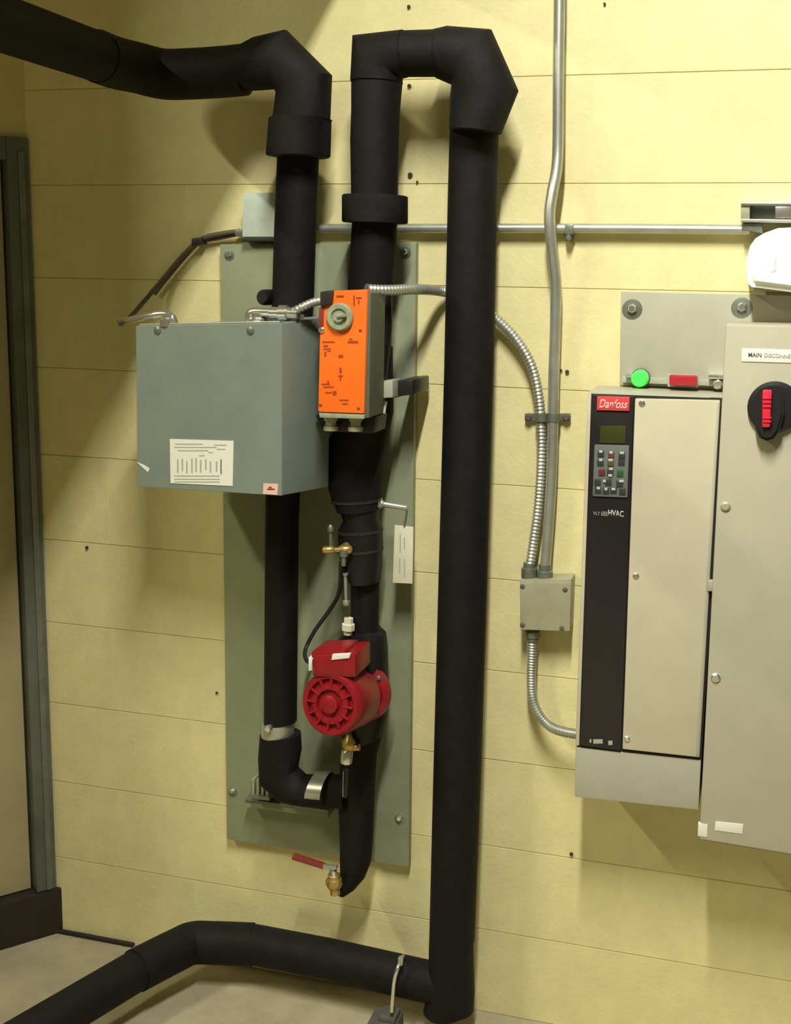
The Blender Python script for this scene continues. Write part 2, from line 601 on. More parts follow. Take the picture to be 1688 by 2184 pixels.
# ribs of tape on the strainer wrap
for y, xl, xr, rb_ in ((1062, 709, 814, 0.0515), (1128, 722, 816, 0.0432), (1168, 722, 817, 0.0432)):
    otube('tape_ring', [(xr, y, xl, y+2), (xr, y+6, xl, y+8)], 0.12, rb_, 'rubber_black', mv)
# linkage bracket at the right of the actuator
qbox('linkage_plate', [(799, 815), (838, 811), (838, 848), (797, 850)], 0.185, 0.13, 'grey_panel', mv, 0.002)
qbox('linkage_arm', [(836, 815), (850, 814), (850, 848), (836, 848)], 0.15, 0.12, 'galv_dark', mv, 0.002)
qbox('clamp_block', [(846, 812), (881, 810), (881, 842), (846, 846)], 0.15, 0.024, 'handle_black', mv, 0.004)
otube('valve_stem', [(836, 628, 806, 630), (836, 700, 806, 700), (826, 800, 802, 800), (822, 860, 800, 860)], 0.15, 0.018, 'foam_tape', mv)
tube('indicator_rod', [W(823, 856, 0.165), W(820, 870, 0.165), W(818, 882, 0.165)], 0.004, 'white_label', mv, 8)

# ================================================================== GREY CONTROL BOX
DF = 0.335
bxr = thing('control_box', 'large grey metal control box with a white data label, over the left pipe', 'control box', W(450, 1040, 0.25))
FTR, FBR = W(604, 689, DF), W(603, 1057, DF)
ang = math.radians(11.5)
FTL = W(292, 695, DF-0.065)
FBL = W(295, 1037, DF-0.065)
hd = (FTR-FTL)
bd = Vector((0.0, 0, 0))
bdir = Vector((0.20, 1, 0.0)).normalized()
dep = 0.172
q = [FTL, FTR, FBR, FBL]
bk = [p+bdir*dep+Vector((0, 0, 0)) for p in q]
bk[1] = bk[1]+Vector((0, 0, 0.010))
bk[2] = bk[2]+Vector((0, 0, -0.008))
bm = bmesh.new()
hexa(bm, q, bk, 0.003)
finish('case', bm, 'box_grey', bxr, smooth=True)


def onbox(u, v, off=0.0):
    nrm = (FTR-FTL).cross(FBL-FTL).normalized()
    if nrm.y > 0:
        nrm = -nrm
    return (FTL*(1-u)+FTR*u)*(1-v)+(FBL*(1-u)+FBR*u)*v+nrm*off


def boxplate(name, us, m, parent, t0, t1, bevel=0.0):
    bm = bmesh.new()
    hexa(bm, [onbox(u, v, t1) for u, v in us], [onbox(u, v, t0) for u, v in us], bevel)
    return finish(name, bm, m, parent)


def uv(px, py):
    return ((px-293)/310.5, (py-(695-6*(px-292)/311))/(342+26*(px-292)/311))


boxplate('cover', [(0.0, 0.0), (1.0, 0.0), (1.0, 1.0), (0.0, 1.0)], 'box_grey', bxr, 0.0, 0.003, 0.001)
boxplate('cover_flange', [(0.02, -0.012), (0.98, -0.012), (0.98, 0.012), (0.02, 0.012)], 'galv', bxr, -0.02, 0.0015, 0.001)
lab = boxplate('data_label', [uv(368, 934), uv(505, 938), uv(503, 1036), uv(369, 1030)], 'white_label', bxr, 0.003, 0.0042)
# printed wiring table: rows and columns
rnd = random.Random(3)


def strip(parent, m, x0, y0, x1, y1):
    boxplate('print_line', [uv(x0, y0), uv(x1, y0), uv(x1, y1), uv(x0, y1)], m, parent, 0.0042, 0.0046)


for y, a, b in ((944, 380, 440), (951, 378, 470), (958, 385, 452), (946, 464, 490), (955, 470, 488), (969, 432, 444), (962, 452, 462)):
    strip(lab, 'print_grey', a, y, b, y+2)
for x in (384, 394, 404, 415, 424, 434, 445, 455, 468):
    strip(lab, 'print_grey', x, 978+rnd.randint(-3, 4), x+3, 1004+rnd.randint(-6, 5))
strip(lab, 'print_dark', 478, 978, 480, 1010)
for y in (1013, 1020, 1026):
    strip(lab, 'print_grey', 378, y, 476, y+2)
st = boxplate('warning_sticker', [uv(567, 1030), uv(597, 1031), uv(595, 1055), uv(566, 1053)], 'sticker_pink', bxr, 0.003, 0.0042)
strip(st, 'lever_red', 575, 1041, 590, 1044)
strip(st, 'lever_red', 578, 1037, 584, 1040)
boxplate('scuff_mark', [uv(293, 984), uv(308, 990), uv(322, 998), uv(318, 1006)], 'white_label', bxr, 0.003, 0.0040)
for px in (342, 540):
    u_, v_ = uv(px, 704)
    lathe('cover_screw', onbox(u_, v_, 0.002), onbox(u_, v_, 0.1), [(0, 0.008), (0.003, 0.008), (0.005, 0.004)], 'galv_dark', bxr, 12)

# angle connectors on the box top
for nm, px, py, w_ in (('left', 358, 684, 0), ('right', 548, 680, 1)):
    bt = W(px, 690, DF-0.04-0.02*(1-w_))
    lathe('hub_nut', bt-Vector((0, 0, 0.006)), bt+Vector((0, 0, 1)), [(0, 0.016), (0.014, 0.016), (0.018, 0.011), (0.026, 0.011)], 'chrome', bxr, 8)
top_d = DF-0.045
tube('box_connector', [W(372, 692, top_d-0.02), W(366, 676, top_d-0.02), W(350, 670, top_d-0.02), W(330, 672, top_d-0.02)], 0.0085, 'chrome', bxr, 14)
tube('box_connector', [W(534, 692, top_d), W(534, 672, top_d), W(545, 665, top_d), W(580, 666, top_d)], 0.0095, 'chrome', bxr, 14)
lathe('coupling_nut', W(578, 667, top_d), W(632, 668, top_d), [(0, 0.011), (0.016, 0.011), (0.018, 0.015), (0.034, 0.015), (0.036, 0.011), (0.056, 0.011)], 'chrome', bxr, 10)
qbox('connector_saddle', [(556, 672), (634, 672), (634, 692), (556, 692)], top_d-0.01, top_d-0.05, 'galv', bxr, 0.002)

# flexible lead from the right connector up to the actuator
fx = flex('flexible_conduit', [W(622, 668, top_d), W(645, 655, top_d), W(672, 644, 0.27), W(700, 640, 0.25)], 0.0085, 'galv', None)
tag(fx, 'short flexible metal conduit between grey box and orange actuator', 'conduit')

# ================================================================== ORANGE ACTUATOR
ac = thing('valve_actuator', 'bright orange rectangular valve actuator with a round dial near its top', 'actuator', W(730, 890, 0.26))
AD = 0.29
qbox('body', [(690, 628), (792, 624), (788, 892), (684, 890)], AD-0.006, 0.19, 'actuator_grey', ac, 0.004)
qf = [(684, 621), (784, 617), (777, 883), (678, 879)]
cov = qbox('orange_cover', qf, AD, AD-0.024, 'orange', ac, 0.004)
qbox('rim', [(680, 880), (778, 884), (777, 894), (682, 891)], AD-0.002, 0.20, 'dial_grey', ac, 0.002)
dl = W(727, 676, AD)
lathe('dial', dl+Vector((0, 0.002, 0)), dl+OUT, [(0, 0.026), (0.010, 0.026), (0.013, 0.023), (0.013, 0.016), (0.009, 0.015), (0.009, 0.010), (0.016, 0.009), (0.016, 0.0)], 'dial_grey', ac, 28)
qbox('dial_slot', [(718, 672), (738, 670), (738, 676), (718, 678)], AD+0.018, AD+0.010, 'galv', ac, 0.001)
bm = bmesh.new()
f, b = qverts([(682, 622), (710, 619), (708, 648), (683, 656)], AD+0.008, AD-0.03)
hexa(bm, f, b, 0.004)
finish('cable_clamp', bm, 'cord_black', ac, smooth=True)
qbox('clip', [(680, 656), (690, 655), (689, 704), (679, 705)], AD+0.003, AD-0.03, 'lever_red', ac, 0.002)
screw('clip_screw', 686, 704, AD+0.001, 0.006, 'chrome', ac, 0.004)
for px, py in ((769, 705), (684, 864), (765, 871)):
    screw('cover_screw', px, py, AD, 0.0035, 'orange_print', ac, 0.002)
# print on the cover (blurred marks, arrows, bars)
for x0, y0, x1, y1 in ((718, 630, 734, 634), (754, 630, 757, 652), (760, 634, 772, 637), (764, 640, 767, 648),
                       (688, 728, 714, 731), (690, 736, 700, 740), (690, 743, 706, 746), (692, 750, 696, 760), (698, 748, 706, 750),
                       (742, 727, 764, 732), (745, 722, 752, 725), (722, 757, 732, 763), (724, 784, 729, 796), (722, 800, 731, 804), (725, 804, 728, 812),
                       (686, 818, 704, 821), (690, 824, 712, 827), (694, 836, 708, 839), (710, 834, 718, 843), (698, 812, 702, 818), (724, 852, 744, 855), (730, 860, 742, 863)):
    qbox('print_mark', (x0, y0, x1, y1), AD+0.0006, AD-0.0005, 'orange_print', cov, 0)
for px, py in ((706, 898), (759, 899)):
    t0_ = W(px, py-12, AD-0.035)
    lathe('gland', t0_, t0_-Vector((0, 0, 1)), [(0, 0.014), (0.010, 0.014), (0.011, 0.011), (0.020, 0.011), (0.021, 0.015), (0.029, 0.015)], 'zinc_box', ac, 10)
qbox('mount_bracket', [(672, 885), (800, 889), (796, 925), (690, 920)], 0.235, 0.15, 'handle_black', ac, 0.003)

# armoured conduit from the actuator behind the big pipe to the junction box
fl2 = flex('armoured_conduit', [W(782, 617, 0.235), W(830, 619, 0.20), W(890, 617, 0.13), W(945, 622, 0.035), W(1000, 640, 0.030), W(1056, 678, 0.03), W(1100, 722, 0.03), W(1134, 780, 0.03), W(1150, 850, 0.03),
                           W(1155, 930, 0.03), W(1154, 1010, 0.03), W(1148, 1090, 0.03), W(1138, 1160, 0.03), W(1131, 1206, 0.035)], 0.0105, 'galv', None)
tag(fl2, 'ribbed armoured conduit arching from behind the tall pipe to the junction box', 'conduit')

# ================================================================== SMALL FITTINGS ON THE PANEL
# test port and hanging tag
tp = thing('test_port', 'short bright metal test port sticking out right of the valve', 'fitting', W(838, 1082, 0.11))
a, b_ = W(806, 1073, 0.12), W(866, 1083, 0.11)
lathe('rod', a, b_, [(0, 0.009), (0.010, 0.009), (0.012, 0.006), (0.058, 0.006), (0.061, 0.005)], 'galv', tp, 12)
lathe('hex_nut', a-Vector((0.002, 0, 0)), b_, [(0, 0.012), (0.010, 0.012)], 'chrome', tp, 6)
tgt = thing('identification_tag', 'narrow off-white identification tag hanging beside the valve', 'tag', W(858, 1245, 0.1))
qbox('card', [(842, 1120), (882, 1124), (880, 1245), (838, 1243)], 0.105, 0.102, 'tag_white', tgt, 0.0006)
for x0, y0, x1, y1 in ((853, 1140, 855, 1178), (862, 1146, 864, 1172), (852, 1190, 854, 1222), (862, 1192, 864, 1230)):
    qbox('print_line', (x0, y0, x1, y1), 0.1054, 0.1045, 'print_grey', tgt, 0)
tube('chain', [W(868, 1086, 0.112), W(867, 1100, 0.110), W(863, 1122, 0.106)], 0.0022, 'galv_dark', tgt, 6)
# brass balancing cock
bc = thing('brass_cock', 'small brass cock with a cross handle at mid height of the valve leg', 'valve', W(722, 1185, 0.17))
a, b_ = W(688, 1173, 0.19), W(752, 1172, 0.17)
lathe('handle', a, b_, [(0, 0.005), (0.004, 0.008), (0.022, 0.008), (0.026, 0.005), (0.034, 0.006), (0.040, 0.010), (0.056, 0.010), (0.061, 0.006)], 'brass', bc, 12)
lathe('stem', W(728, 1172, 0.18), W(760, 1150, 0.12), [(0, 0.008), (0.030, 0.008), (0.031, 0.011), (0.060, 0.011)], 'brass', bc, 10)
lathe('outlet', W(734, 1172, 0.18), W(733, 1215, 0.18), [(0, 0.009), (0.014, 0.009), (0.015, 0.006), (0.034, 0.005)], 'galv_dark', bc, 10)
lathe('vent_cap', W(706, 1165, 0.18), W(705, 1110, 0.18), [(0, 0.004), (0.030, 0.004), (0.031, 0.007), (0.040, 0.007), (0.045, 0.003)], 'galv_dark', bc, 10)
rod = lathe('sensor_rod', W(737, 1222, 0.165), W(739, 1296, 0.165), [(0, 0.006), (0.004, 0.006), (0.005, 0.0035), (0.058, 0.0035), (0.059, 0.008), (0.066, 0.008), (0.070, 0.005)], 'galv', None, 10)
tag(rod, 'thin upright sensor rod below the brass cock', 'sensor')
sf = lathe('flange_fitting', W(744, 1318, 0.15), W(742, 1360, 0.15), [(0, 0.010), (0.012, 0.010), (0.013, 0.014), (0.026, 0.014), (0.027, 0.010), (0.036, 0.009)], 'tag_white', None, 8)
tag(sf, 'pale tan fitting on top of the pump flange', 'fitting')
cb = tube('pump_cable', [W(728, 1200, 0.17), W(724, 1262, 0.13), W(704, 1300, 0.10), (W(672, 1345, 0.09)), W(652, 1385, 0.10), W(654, 1408, 0.15), W(672, 1416, 0.18)], 0.0045, 'cord_black', None, 8)
tag(cb, 'thin black cable curving down to the red pump terminal box', 'cable')

# ================================================================== RED PUMP
pm = thing('circulator_pump', 'red circulator pump with a round motor and terminal box', 'pump', W(715, 1565, 0.2))
p1 = W(702, 1503, 0.285)
p0 = W(782, 1474, 0.115)
ax = (p1-p0)
L = ax.length
lathe('motor', p0+ax*0.30, p1, [(0, 0.040), (0.010, 0.060), (0.016, 0.064), (L*0.7-0.030, 0.066), (L*0.7-0.012, 0.066), (L*0.7-0.004, 0.061), (L*0.7-0.004, 0.052), (L*0.7-0.012, 0.050), (L*0.7-0.012, 0.042), (L*0.7-0.004, 0.040),
                                (L*0.7-0.003, 0.030), (L*0.7-0.010, 0.028), (L*0.7-0.010, 0.020), (L*0.7, 0.018), (L*0.7+0.003, 0.010), (L*0.7+0.003, 0.0)], 'pump_red', pm, 40)
# radial ribs on the motor face
axn = ax.normalized()
N_ = (Vector((0, 0, 1))-axn*axn.z).normalized()
B_ = axn.cross(N_)
for k in range(12):
    t = 2*math.pi*k/12
    dirn = N_*math.cos(t)+B_*math.sin(t)
    tan = -N_*math.sin(t)+B_*math.cos(t)
    c = p0+axn*(L-0.0055)+dirn*0.040
    bm = bmesh.new()
    M3 = Matrix((dirn, tan, axn)).transposed()
    bx(bm, c, (0.022, 0.004, 0.008), 0.001, M3)
    finish('rib', bm, 'pump_red', pm)
lathe('motor_flange', p0+ax*0.02, p1, [(0, 0.048), (0.004, 0.062), (0.018, 0.062), (0.022, 0.050), (0.050, 0.044), (0.060, 0.040)], 'pump_red', pm, 32)
for k in range(4):
    t = math.pi/4+math.pi/2*k
    c = p0+axn*0.020+(N_*math.cos(t)+B_*math.sin(t))*0.053
    lathe('flange_bolt', c, c+axn, [(0, 0.006), (0.010, 0.006), (0.012, 0.004)], 'galv_dark', pm, 6)
tb = qbox('terminal_box', [(668, 1398), (758, 1396), (760, 1446), (666, 1444)], 0.275, 0.175, 'pump_red', pm, 0.006)
qbox('terminal_lid', [(664, 1390), (735, 1388), (738, 1402), (664, 1404)], 0.27, 0.185, 'pump_red', pm, 0.004)
qbox('rating_plate', [(709, 1396), (748, 1394), (745, 1404), (707, 1408)], 0.2775, 0.270, 'white_label', pm, 0.0006)
qbox('cable_gland', [(658, 1402), (667, 1400), (667, 1430), (658, 1432)], 0.25, 0.225, 'white_label', pm, 0.002)
qbox('neck_block', [(690, 1440), (752, 1440), (750, 1470), (690, 1470)], 0.245, 0.185, 'pump_red', pm, 0.004)
lathe('brass_plug', W(733, 1466, 0.262), W(733, 1466, 0.30), [(0, 0.008), (0.004, 0.008), (0.006, 0.005)], 'brass', pm, 8)
qbox('highlight_fin', [(769, 1465), (776, 1465), (776, 1500), (769, 1502)], 0.20, 0.15, 'pump_red', pm, 0.002)

# ================================================================== LOWER FITTINGS
dv = thing('drain_valve', 'brass drain valve with chrome sleeve and black lever low on the leg', 'valve', W(742, 1700, 0.16))
lathe('body', W(745, 1566, 0.16), W(745, 1606, 0.16), [(0, 0.006), (0.008, 0.009), (0.016, 0.015), (0.026, 0.016), (0.034, 0.011), (0.038, 0.010)], 'brass', dv, 12)
lathe('outlet_stub', W(748, 1594, 0.16), W(765, 1594, 0.16), [(0, 0.008), (0.020, 0.008)], 'brass', dv, 10)
lathe('chrome_sleeve', W(741, 1600, 0.165), W(738, 1632, 0.165), [(0, 0.011), (0.003, 0.013), (0.028, 0.013), (0.031, 0.010)], 'chrome', dv, 14)
qbox('lever', [(732, 1642), (744, 1640), (740, 1702), (731, 1702)], 0.168, 0.156, 'cord_black', dv, 0.002)
qbox('lever_edge', [(731, 1646), (734, 1646), (733, 1700), (730, 1700)], 0.171, 0.160, 'galv_dark', dv, 0.0005)
# strut rail and cushion clamp holding the lower elbow
sr = thing('strut_rail', 'short horizontal steel strut rail under the lower pipe elbow', 'rail', W(610, 1735, 0.04))
qbox('channel', [(522, 1706), (700, 1730), (700, 1745), (522, 1721)], 0.065, 0.024, 'green_panel', sr, 0.002)
qbox('flange', [(522, 1704), (700, 1728), (700, 1732), (522, 1708)], 0.070, 0.024, 'galv_dark', sr, 0.001)
cc = thing('pipe_clamp', 'grey slotted pipe clamp at the lower left of the elbow', 'clamp', W(557, 1706, 0.07))
qbox('clamp_base', [(533, 1695), (574, 1700), (574, 1708), (533, 1703)], 0.095, 0.03, 'galv_dark', cc, 0.001)
for x in (537, 547, 557, 567):
    qbox('clamp_tooth', [(x, 1662), (x+5, 1663), (x+5, 1698), (x, 1697)], 0.09, 0.05, 'zinc_box', cc, 0.001)
qbox('clamp_core', [(536, 1666), (572, 1668), (572, 1698), (536, 1695)], 0.075, 0.04, 'rubber_black', cc, 0.001)

bv = thing('ball_valve', 'brass ball valve with a red lever at the bottom of the leg', 'valve', W(713, 1912, 0.15))
a, b_ = W(712, 1862, 0.15), W(716, 1912, 0.15)
lathe('body', a, b_, [(0, 0.010), (0.004, 0.014), (0.012, 0.014), (0.014, 0.017), (0.026, 0.018), (0.034, 0.015), (0.036, 0.012), (0.050, 0.011)], 'brass', bv, 10)
lathe('inlet_port', W(700, 1882, 0.15), W(745, 1880, 0.11), [(0, 0.011), (0.012, 0.011), (0.014, 0.014), (0.030, 0.014), (0.032, 0.010), (0.055, 0.010)], 'brass', bv, 8)
lathe('stem_nut', W(712, 1866, 0.155), W(710, 1846, 0.155), [(0, 0.009), (0.010, 0.009), (0.012, 0.006), (0.018, 0.005)], 'chrome', bv, 8)
bm = bmesh.new()
f, b = qverts([(624, 1824), (640, 1828), (690, 1847), (688, 1856)], 0.165, 0.150)
f = [W(623, 1825, 0.165), W(692, 1847, 0.165), W(690, 1855, 0.165), W(622, 1834, 0.165)]
b = [p+Vector((0.0, 0.016, 0.0)) for p in f]
hexa(bm, f, b, 0.002)
finish('lever', bm, 'lever_red', bv, smooth=True)
f = [W(688, 1846, 0.165), W(718, 1848, 0.165), W(718, 1855, 0.165), W(688, 1855, 0.165)]
bm = bmesh.new()
hexa(bm, f, [p+Vector((0, 0.012, 0)) for p in f], 0.001)
finish('lever_shank', bm, 'galv', bv)

# stand and strap at the floor pipe
ps = thing('pipe_strap', 'bright wire strap over the floor pipe on a dark stand foot', 'pipe support', FL(825, 2184, 0.0))
tube('wire', [W(862, 2038, 0.06), W(858, 2044, 0.12), W(850, 2062, 0.150), W(842, 2090, 0.158), W(838, 2130, 0.160), W(836, 2158, 0.16)], 0.0042, 'chrome', ps, 10)
qbox('eye', [(849, 2043), (861, 2038), (859, 2060), (849, 2062)], 0.148, 0.140, 'galv', ps, 0.002)
fp = FL(824, 2178, 0.03)
bm = bmesh.new()
bx(bm, (fp.x-0.004, fp.y, 0.018), (0.068, 0.09, 0.036), 0.012)
finish('foot', bm, 'foot_grey', ps, smooth=True)
bm = bmesh.new()
bx(bm, (fp.x+0.004, fp.y+0.01, 0.040), (0.04, 0.05, 0.016), 0.006)
finish('saddle', bm, 'foot_grey', ps, smooth=True)

# ================================================================== WALL CONDUITS
hc = thing('steel_conduit', 'thin steel conduit running level across the wall behind the pipes', 'conduit', W(1130, 487, 0.02))
P_ = [W(585, 489, 0.020), W(750, 487, 0.020), W(960, 487, 0.020), W(1200, 487, 0.020), W(1400, 488, 0.020), W(1600, 490, 0.020)]
tube('pipe', P_, 0.0095, 'galv', hc, 16)
qbox('strap', [(1205, 478), (1224, 478), (1224, 500), (1205, 500)], 0.031, 0.004, 'galv_dark', hc, 0.002)
screw('strap_bolt', 1215, 506, 0.020, 0.007, 'galv_dark', hc, 0.016, 6)
qbox('strap_tab', [(1202, 497), (1226, 497), (1222, 514), (1208, 514)], 0.014, 0.004, 'galv_dark', hc, 0.001)

pb = thing('pull_box', 'small pale square pull box half hidden behind the left pipe', 'junction box', W(555, 512, 0.02))
qbox('box', [(522, 414), (625, 412), (625, 508), (520, 508)], 0.045, 0.004, 'pale_box', pb, 0.002)
qbox('cover_plate', [(519, 412), (628, 410), (628, 505), (517, 505)], 0.049, 0.045, 'pale_box', pb, 0.001)
qbox('lip', [(517, 508), (628, 508), (628, 515), (517, 515)], 0.046, 0.006, 'cord_black', pb, 0.001)
qbox('hub', [(500, 490), (522, 488), (522, 504), (502, 504)], 0.035, 0.015, 'galv_dark', pb, 0.002)
ca = thing('whip_cable', 'thin dark cable drooping from the pale pull box to the grey control box', 'cable', W(300, 690, 0.1))
tube('sheath', [W(512, 493, 0.025), W(470, 499, 0.022), W(430, 510, 0.022), W(395, 540, 0.022), W(350, 592, 0.025), W(310, 640, 0.05), W(282, 672, 0.10), W(264, 688, 0.15), W(256, 690, 0.20), W(272, 684, 0.24), W(310, 675, 0.262), W(350, 671, 0.268)], 0.0052, 'cable_grey', ca, 10)
tube('bright_sleeve', [W(256, 687, 0.205), W(275, 683, 0.24), W(310, 675, 0.262), W(345, 671, 0.268)], 0.0072, 'chrome', ca, 10)
tube('twin_lead', [W(512, 499, 0.020), W(470, 508, 0.014), W(428, 517, 0.012), W(398, 545, 0.012), W(355, 596, 0.012), W(330, 628, 0.012)], 0.004, 'cable_grey', ca, 8)
qbox('cable_clip', [(408, 508), (432, 505), (432, 520), (408, 524)], 0.030, 0.004, 'cord_black', ca, 0.003)

vc = thing('steel_conduit', 'bright steel conduit dropping from above, kinked, to the square junction box', 'conduit', W(1165, 1235, 0.04))
tube('pipe', [W(1195, -160, 0.05), W(1194, 0, 0.05), W(1192, 150, 0.05), W(1191, 300, 0.05), W(1188, 360, 0.055), W(1179, 410, 0.065), W(1173, 455, 0.07), W(1175, 500, 0.068), W(1182, 560, 0.055), W(1186, 610, 0.045), W(1185, 700, 0.035), W(1182, 800, 0.032),
              W(1179, 950, 0.032), W(1175, 1050, 0.032), W(1168, 1150, 0.033), W(1163, 1215, 0.035)], 0.0112, 'galv', vc, 18)
lathe('connector', W(1163, 1204, 0.035), W(1162, 1238, 0.035), [(0, 0.0135), (0.012, 0.0135), (0.014, 0.017), (0.026, 0.017), (0.034, 0.013)], 'galv_dark', vc, 10)
sp = thing('conduit_strap', 'dark two-hole strap holding the conduit and armoured conduit to the wall', 'strap', W(1168, 900, 0.02))
qbox('bar', [(1120, 882), (1217, 882), (1217, 898), (1120, 898)], 0.012, 0.004, 'galv_dark', sp, 0.001)
for c in (1155, 1181):
    bm = bmesh.new()
    pc = W(c, 890, 0.032)
    lathe_bm(bm, pc+Vector((0, 0, 0.008)), pc-Vector((0, 0, 1)), [(0, 0.0128), (0.016, 0.0128)], 18)
    finish('saddle', bm, 'galv_dark', sp, smooth=True)
for c in (1128, 1209):
    screw('bolt', c, 890, 0.012, 0.0085, 'foot_grey', sp, 0.008, 6)

jb = thing('junction_box', 'square grey steel junction box with four cover screws beside the motor drive', 'junction box', W(1165, 1345, 0.03))
qbox('box', [(1109, 1237), (1219, 1236), (1215, 1342), (1110, 1340)], 0.058, 0.003, 'zinc_box', jb, 0.002)
qbox('cover', [(1110, 1243), (1219, 1242), (1216, 1346), (1111, 1343)], 0.0615, 0.058, 'zinc_box', jb, 0.001)
for px, py in ((1115, 1251), (1206, 1258), (1115, 1333), (1199, 1340)):
    screw('cover_screw', px, py, 0.061, 0.0055, 'foot_grey', jb, 0.003)
lathe('hub', W(1130, 1200, 0.035), W(1129, 1240, 0.035), [(0, 0.013), (0.010, 0.013), (0.011, 0.017), (0.026, 0.017), (0.040, 0.016)], 'galv_dark', jb, 10)
lathe('hub', W(1136, 1346, 0.035), W(1136, 1366, 0.035), [(0, 0.016), (0.012, 0.016), (0.014, 0.013), (0.020, 0.013)], 'galv_dark', jb, 10)
f3 = flex('drive_conduit', [W(1136, 1355, 0.035), W(1135, 1400, 0.035), W(1134, 1450, 0.036), W(1137, 1490, 0.04), W(1150, 1524, 0.05), W(1172, 1548, 0.06), W(1200, 1560, 0.075), W(1245, 1568, 0.09)], 0.0108, 'galv', None, pitch=0.006)
tag(f3, 'flexible metal conduit curving from the junction box into the motor drive', 'conduit')

# ================================================================== MOTOR DRIVE
VD = 0.18
vd = thing('motor_drive', 'beige and black motor drive cabinet with display, keypad and a red badge', 'motor drive', W(1365, 1725, 0.09))
qbox('chassis', [(1254, 836), (1546, 850), (1495, 1622), (1228, 1590)], VD-0.010, 0.016, 'drive_grey', vd, 0.002)
qbox('terminal_cover', [(1228, 1594), (1496, 1622), (1491, 1728), (1226, 1700)], VD-0.004, 0.016, 'drive_grey', vd, 0.003)
qbox('seam', [(1262, 840), (1545, 850), (1497, 1620), (1232, 1592)], VD-0.006, VD-0.02, 'seam_black', vd, 0)
qbox('control_strip', [(1263, 842), (1353, 846), (1325, 1602), (1238, 1590)], VD, VD-0.015, 'drive_black', vd, 0.002)
cv = qbox('cover', [(1355, 850), (1537, 854), (1493, 1616), (1328, 1598)], VD+0.002, VD-0.012, 'drive_cover', vd, 0.003)
qbox('cover_edge', [(1530, 858), (1535, 858), (1491, 1611), (1485, 1611)], VD+0.0035, VD, 'drive_grey', cv, 0.001)
qbox('edge_strip', [(1254, 838), (1262, 838), (1236, 1590), (1229, 1590)], VD-0.002, VD-0.04, 'drive_cover', vd, 0.001)
for px, py in ((1370, 860), (1357, 1228), (1338, 1576)):
    screw('cover_screw', px, py, VD+0.002, 0.006, 'chrome', cv, 0.004)
# red badge with script lettering
bg = qbox('badge', [(1274, 845), (1344, 847), (1343, 877), (1273, 875)], VD+0.004, VD-0.001, 'logo_red', vd, 0.002)
text_part('lettering', 'Danfoss', [(1279, 851), (1340, 853), (1339, 872), (1278, 870)], VD+0.004, 'logo_white', bg, shear=0.3, bold=0.01)
ds = qbox('display', [(1281, 908), (1336, 909), (1334, 946), (1279, 945)], VD+0.0015, VD-0.001, 'lcd', vd, 0.001)
kp = qbox('keypad', [(1268, 948), (1343, 950), (1339, 1062), (1264, 1059)], VD+0.004, VD-0.001, 'keypad', vd, 0.003)


def key(px, py, wx, wy, m):
    qbox('key', (px-wx, py-wy, px+wx, py+wy), VD+0.006, VD+0.003, m, kp, 0.001)


for px, py, m in ((1282, 968, 'key_dark'), (1304, 970, 'key_brown'), (1327, 972, 'key_dark'), (1281, 987, 'key_dark'), (1303, 988, 'key_brown'), (1326, 986, 'key_dark'),
                  (1284, 1008, 'key_red'), (1302, 1008, 'key_dark'), (1323, 1010, 'key_green'), (1275, 1029, 'key_dark'), (1298, 1029, 'key_dark'), (1322, 1032, 'key_dark'),
                  (1276, 1046, 'key_dark'), (1293, 1047, 'key_dark'), (1309, 1046, 'key_dark'), (1328, 1049, 'key_dark')):
    key(px, py, 7, 6.5, m)
for px, py, a in ((1282, 963, 3.5), (1304, 965, 3.5), (1327, 966, 4.5), (1282, 981, 3.5), (1303, 981, 4.5), (1304, 1000, 3.5), (1302, 1014, 4), (1277, 1041, 3.5), (1293, 1043, 3), (1309, 1043, 4), (1326, 1026, 5), (1290, 1026, 3)):
    qbox('key_legend', (px-a, py-2.5, px+a, py+2.5), VD+0.0068, VD+0.005, 'key_light', kp, 0)
text_part('lettering', 'VLT', [(1266, 1091), (1280, 1092), (1280, 1099), (1266, 1098)], VD+0.0002, 'print_grey', vd)
text_part('lettering', '6000', [(1283, 1090), (1297, 1091), (1297, 1101), (1283, 1100)], VD+0.0002, 'print_grey', vd)
text_part('lettering', 'HVAC', [(1298, 1087), (1331, 1090), (1331, 1103), (1298, 1100)], VD+0.0002, 'key_light', vd, bold=0.02)
for x0, y0, x1, y1 in ((1258, 1577, 1262, 1584), (1266, 1577, 1286, 1586), (1298, 1580, 1307, 1589)):
    qbox('rating_mark', (x0, y0, x1, y1), VD+0.0006, VD-0.001, 'print_grey', vd, 0)
qbox('latch', [(1510, 1238), (1527, 1238), (1525, 1262), (1508, 1262)], VD+0.008, VD-0.005, 'drive_grey', vd, 0.004)

# pilot devices on a small rail above the drive
rl = thing('mounting_rail', 'thin bright metal rail on the plate just above the motor drive', 'rail', W(1440, 822, 0.03))
qbox('rail', [(1328, 803), (1546, 811), (1546, 824), (1328, 816)], 0.030, 0.012, 'drive_grey', rl, 0.001)
qbox('end_bracket', [(1512, 799), (1546, 800), (1546, 809), (1512, 808)], 0.045, 0.014, 'chrome', rl, 0.001)
screw('rail_bolt', 1532, 820, 0.040, 0.010, 'chrome', rl, 0.012, 8)
qbox('end_bracket', [(1335, 796), (1349, 797), (1349, 806), (1335, 805)], 0.045, 0.014, 'galv', rl, 0.001)
gl = thing('green_pilot_light', 'glowing green round pilot light above the motor drive', 'pilot light', W(1367, 820, 0.05))
c = W(1367, 806, 0.030)
lathe('lens', c, c+OUT, [(0, 0.0165), (0.022, 0.0165), (0.028, 0.013), (0.030, 0.004)], 'lamp_green', gl, 20)
